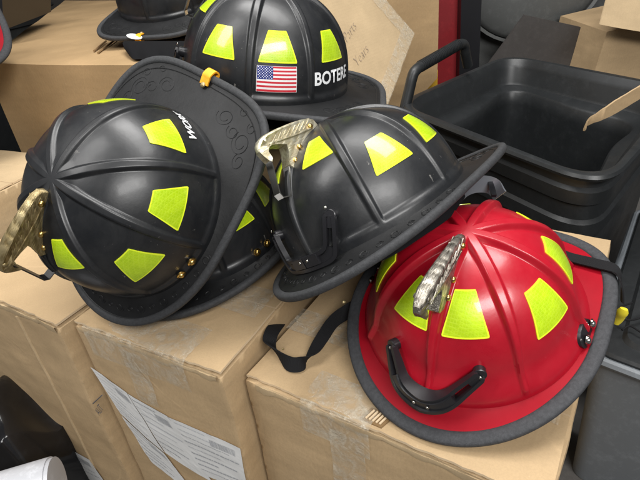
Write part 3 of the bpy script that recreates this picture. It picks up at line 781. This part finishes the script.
# ------------------------------------------------------------------ totes and bins
def rquad(cs, rad, n=10):
    """rounded quadrilateral outline from four corners"""
    out = []
    for i in range(4):
        p, a, b = cs[i], cs[i - 1], cs[(i + 1) % 4]
        s0 = p + (a - p).normalized() * rad; s1 = p + (b - p).normalized() * rad
        for k in range(n + 1):
            t = k / n; out.append(s0 * (1 - t) ** 2 + p * 2 * t * (1 - t) + s1 * t * t)
        nx = cs[(i + 1) % 4] + (p - cs[(i + 1) % 4]).normalized() * rad
        for k in range(1, 14): out.append(s1.lerp(nx, k / 14))
    return out
def bin_(name, label, corners, zr, depth, mt, rad=.09, group=None, levels=None, cat='bin'):
    cs = [Vector((x, y, 0)) for x, y in corners]; cen = sum(cs, Vector()) / 4
    root = thing(name, label, cat, Matrix.Translation((cen.x, cen.y, zr - depth)), group)
    base = [p - cen for p in rquad(cs, rad)]
    def loop(inset, z):
        L = []
        for p in base:
            q = p * (1 - inset / p.length); L.append(Vector((q.x, q.y, depth + z)))
        return L
    mb = MB()
    prof = levels or [(.030, -depth), (.018, -.16), (.012, -.130), (.004, -.124), (.004, -.100), (.012, -.094), (.012, -.066), (.004, -.060), (.002, -.036), (.010, -.030), (.010, -.012), (-.008, -.010), (-.012, -.004), (-.008, .0015), (.000, .003), (.009, .0015), (.014, -.004), (.020, -.012), (.026, -.020), (.030, -.060), (.034, -.066), (.070, -.072), (.076, -.078), (.080, -.11), (.076, -.16), (.10, -depth + .006)]
    mb.grid([loop(i, z) for i, z in prof], False, True)
    mb.add(loop(.030, -depth), [tuple(range(len(base)))]); mb.add(loop(.10, -depth + .006), [tuple(range(len(base)))])
    mb.build('tub', M[mt], root, angle=38); return root
tote = bin_('plastic_tote', 'large open black plastic tote behind the red helmet', [(.215, 1.20), (.615, 1.55), (.85, 1.10), (.455, .705)], .08, .53, 'tote', .095)
# folding grip on the tote's far corner
mb = MB()
Y1 = 1.22
A_, B_, Cc, D_ = at(404, 112, Y1 - .02), at(414, 70, Y1), at(463, 42, Y1 + .14), at(468, 66, Y1 + .16)
tm = tote.matrix_world.inverted()
bpy.context.view_layer.update(); tm = tote.matrix_world.inverted()
pts = spline([A_, A_.lerp(B_, .5), A_.lerp(B_, .82), B_.lerp(Cc, .02) - Vector((0, 0, .004)), B_.lerp(Cc, .16), B_.lerp(Cc, .5), B_.lerp(Cc, .86), Cc.lerp(D_, .12), Cc.lerp(D_, .5), D_], 8)
mb.tube([tm @ p for p in pts], .0130, 16)
for k in range(26):
    p = tm @ B_.lerp(Cc, .12 + .76 * k / 25); q = tm @ B_.lerp(Cc, .12 + .76 * k / 25 + .012)
    mb.tube([p, q], .0142, 12)
gr = mb.build('carry_handle', M['tote'], tote, angle=40)
mb = MB()
mb.tube([(tm @ B_.lerp(Cc, .1 + .8 * k / 60)) + Vector((-.001, -.0128, -.0055)) for k in range(61)], .0011, 5)
mb.build('grip_seam', M['silver'], gr)
grey = bin_('plastic_bin', 'dark grey ribbed plastic bin beside the right-hand box', [(.398, .562), (.72, .98), (1.15, .62), (.76, .235)], -.14, .32, 'grey_bin', .03, levels=[(.03, -.32), (.012, -.03), (.012, -.016), (.0, -.012), (-.004, -.006), (0, .0), (.006, .002), (.012, .0), (.02, -.004)])
mb = MB(); cs_ = [Vector((x, y, 0)) for x, y in [(.398, .562), (.72, .98), (1.15, .62), (.76, .235)]]; ce_ = sum(cs_, Vector()) / 4
rq = [p - ce_ for p in rquad(cs_, .03)]
mb.grid([[Vector((p.x * k, p.y * k, .32 + z)) for p in rq] for k, z in ((.965, -.008), (.965, .004), (.95, .008), (.85, .009), (.83, .016), (.5, .020), (.02, .022))], False, True)
mb.build('lid', M['tote'], grey, angle=35)
mb = MB(); mb.tube(spline([on(632, 303, -.113), on(621, 307, -.112), on(617, 315, -.112), on(627, 320, -.112), on(640, 318, -.112), on(650, 312, -.113)], 8), .0016, 8); mb.tube(spline([on(622, 330, -.113), on(630, 326, -.112), on(641, 332, -.112), on(655, 336, -.113)], 8), .0016, 8)
tag(mb.build('cord', M['webbing']), 'thin black cord curling over the dark bin lid below the yellow clip', 'cord')
# torn cardboard flap sticking out over the tote
p0, p1, p2 = at(586, 128, .86), at(612, 110, .84), at(650, 86, .82)
mb = MB(); rows = []
cl = spline([at(585, 131, .87), at(588, 124, .87), at(604, 116, .85), at(622, 106, .84), at(655, 86, .82)], 8)
for i, p in enumerate(cl):
    f = i / (len(cl) - 1); w = .003 + .016 * min(1, f * 1.6) + .002 * noise.noise(Vector((f * 12, 0, 3)))
    a = p + Vector((0, 0, w)); b = p - Vector((0, 0, w * .5)) + Vector((0, .004, 0)); n_ = Vector((.25, -.9, .2)) * .0022
    rows.append([a + n_, b + n_, b - n_, a - n_])
mb.grid(rows, False, True); mb.add(rows[0], [(0, 1, 2, 3)]); mb.add(rows[-1], [(3, 2, 1, 0)])
tag(mb.build('cardboard_scrap', M['card'], angle=50), 'torn strip of cardboard poking over the open black tote', 'cardboard')

# ------------------------------------------------------------------ background
def slab(name, label, cat, px, Y, thick, mt, group=None, seed=1, amp=.003, dY=(0, 0, 0, 0)):
    """standing panel: four picture corners at distance Y, given real thickness behind"""
    q = [at(u, v, Y + e) for (u, v), e in zip(px, dY)]; mb = MB(); n = 24; back_ = Vector((0, thick, 0))
    F = [[(lambda p: p + nz(p, 5, amp, seed))(q[0].lerp(q[1], i / n).lerp(q[3].lerp(q[2], i / n), j / n)) for j in range(n + 1)] for i in range(n + 1)]
    mb.grid(F); B = [[p + back_ for p in r] for r in F]; mb.grid(B, flip=True)
    for fr in ([r[0] for r in F], [r[-1] for r in F], F[0], F[-1]): mb.grid([fr, [p + back_ for p in fr]])
    o = mb.build(name, M[mt], angle=50); bpy.context.view_layer.update()
    return tag(o, label, cat, group)
slab('cardboard_box', 'upright brown cardboard box behind the tilted box, left of the red cabinet', 'box', [(372, -60), (441, -60), (437, 78), (372, 150)], 1.62, .3, 'card_orange', 'cardboard boxes under the helmets', 11)
slab('metal_cabinet', 'dark red upright cabinet behind the tote handle', 'cabinet', [(438, -60), (468, -60), (462, 90), (434, 90)], 1.80, .3, 'red_paint', None, 1, 0)
slab('yellow_board', 'yellow board edge low behind the tote handle', 'board', [(418, 70), (438, 70), (436, 130), (416, 130)], 1.66, .02, 'yellow_paint', None, 1, 0)
slab('black_post', 'black upright post beside the red cabinet', 'post', [(463, -60), (484, -60), (477, 120), (458, 120)], 1.76, .05, 'black_metal', None, 1, 0)
slab('grey_panel', 'dark grey plastic panel standing behind the black tote', 'panel', [(480, -60), (700, -60), (700, 130), (474, 130)], 1.95, .04, 'grey_lid', None, 1, 0)
slab('brown_panel', 'low brownish-grey sheet in front of the grey panel', 'panel', [(525, 15), (607, 33), (590, 90), (470, 90)], 1.70, .012, 'dark_panel', None, 2, .001)
# domed grey lid
mb = MB(); cl = at(535, -22, 1.90); rows = []
for j in range(9):
    a = j / 8 * math.pi / 2
    rows.append([cl + Vector((.24 * math.cos(a) * math.cos(2 * math.pi * k / 48), -.035 * math.sin(a) - (.0 if j else -.01), .20 * math.cos(a) * math.sin(2 * math.pi * k / 48))) for k in range(48)])
mb.grid(rows, False, True)
mb.grid([[cl + Vector((r * .24 * math.cos(2 * math.pi * k / 48), y, r * .20 * math.sin(2 * math.pi * k / 48))) for k in range(48)] for r, y in ((1.0, .01), (1.05, .006), (1.05, -.008), (1.0, -.004))], False, True)
tag(mb.build('bin_lid', M['grey_lid'], angle=50), 'round domed grey plastic lid leaning behind the tote', 'lid')
# boxes in the upper right corner
slab('cardboard_box', 'cardboard box in the far right corner beyond the tote', 'box', [(607, 32), (700, 10), (700, 140), (588, 92)], 1.55, .3, 'card', 'cardboard boxes under the helmets', 21, .004)
o = slab('cardboard_sheet', 'pale cardboard flap hanging at the top right corner', 'cardboard', [(612, -20), (700, -20), (700, 42), (600, 24)], 1.50, .005, 'card_light', None, 22, .003, (.12, .12, -.02, -.02))
# black tote at the top left corner
bt = bin_('plastic_tote', 'black plastic tote at the far left behind the big box', [(-2.2, 2.2), (-1.7, 3.0), (-1.05, 2.55), (-1.45, 1.75)], .26, .70, 'tote', .1)
slab('black_cabinet', 'black shape standing in the gap at the left edge', 'cabinet', [(-60, 0), (2, 0), (4, 30), (-60, 30)], 1.4, .3, 'black_metal', None, 1, 0)
# second red helmet, cut by the left edge
import copy
gu = (Vector(C0) - at(-30, 40, 1.15)).normalized() * .72 + Vector((.25, 0, .55)); gu.normalize()
gf = Vector((-.35, -.6, .2)); gf = (gf - gu * gf.dot(gu)).normalized(); gy = gu.cross(gf)
tmp = Matrix(((gf.x, gy.x, gu.x), (gf.y, gy.y, gu.y), (gf.z, gy.z, gu.z)))
best = max((tmp @ RD.outer(2 * math.pi * k / 90) for k in range(90)), key=lambda v: v.dot(Vector(W[:, 0]) if 0 else Vector((W[0][0], W[1][0], W[2][0]))))
tg = at(9, 50, 1.12) - best
make_helmet(RD, ([list(tmp[0]), list(tmp[1]), list(tmp[2])], list(tg)), 'second red fire helmet, only its grey-edged brim in view at the left edge', 'pewter')
# glossy black film and silver roll in the lower left corner
mb = MB(); c_ = on(2, 452, -.27); c_ = Vector((c_.x, c_.y, -.27)); rows = []
for i in range(61):
    row = []
    for j in range(41):
        x = -.30 + .36 * i / 60; y = -.14 + .40 * j / 40
        z = .06 * math.exp(-((x + .05) ** 2 + y ** 2) * 22) + .016 * math.sin(x * 38 + y * 52 + 3 * noise.noise(Vector((x * 9, y * 9, 1)))) + nz((x, y, 0), 9, .05, 4).z
        row.append(Vector((x, y, z)))
    rows.append(row)
mb.grid(rows); mb.grid([[Vector((p.x, p.y, -.16)) for p in r] for r in rows], flip=True)
for fr in ([r[0] for r in rows], [r[-1] for r in rows], rows[0], rows[-1]): mb.grid([fr, [Vector((p.x, p.y, -.16)) for p in fr]])
ob = mb.build('plastic_bag', M['bag'], angle=80); ob.location = c_; ob.rotation_euler.z = R_(-32.5)
tag(ob, 'glossy wrinkled black plastic bag in the lower left corner', 'bag')
mb = MB(); a = on(-60, 522, -.22); b = on(54, 487, -.22); 
mb.tube([a, b], .045, 40); mb.tube([b, b + (b - a).normalized() * .006], .043, 40)
ob = mb.build('silver_tube', M['silver'], angle=40); tag(ob, 'pale silver tube end lying at the bottom left corner', 'tube')
# floor and the room's back wall
mb = MB(); mb.grid([[Vector((-4 + 8 * i / 8, -2 + 7 * j / 8, ZF - .002)) for j in range(9)] for i in range(9)]); struct(mb.build('floor', M['concrete'], smooth=False))
mb = MB(); mb.box((0, 4.6, 1.0), (4, 0, 0), (0, .05, 0), (0, 0, 1.5)); struct(mb.build('wall', M['dark_panel'], smooth=False))

# ------------------------------------------------------------------ light: ceiling fluorescents
wd_ = bpy.data.worlds.new('World'); scene.world = wd_; wd_.use_nodes = True
wd_.node_tree.nodes['Background'].inputs[0].default_value = (.95, .97, 1, 1); wd_.node_tree.nodes['Background'].inputs[1].default_value = .12
def area(name, loc, target, sx, sy, power, col=(1, .985, .965)):
    l = bpy.data.lights.new(name, 'AREA'); l.shape = 'RECTANGLE'; l.size = sx; l.size_y = sy; l.energy = power; l.color = col
    o = bpy.data.objects.new(name, l); COL.objects.link(o); o.location = loc
    o.rotation_euler = (Vector(target) - Vector(loc)).to_track_quat('-Z', 'Y').to_euler(); return o
area('ceiling_lamp', (.25, .85, 1.9), (.1, .65, 0), 1.7, .55, 46)
area('ceiling_lamp', (-1.25, .2, 1.9), (-.4, .6, 0), .5, 1.5, 30)
area('ceiling_lamp', (.55, -1.2, 1.7), (0, .5, -.1), 1.6, .5, 60)
vs = scene.view_settings; vs.view_transform = 'Standard'; vs.look = 'None'; vs.exposure = 0; vs.gamma = 1
scene.cycles.max_bounces = 8; scene.cycles.use_denoising = True
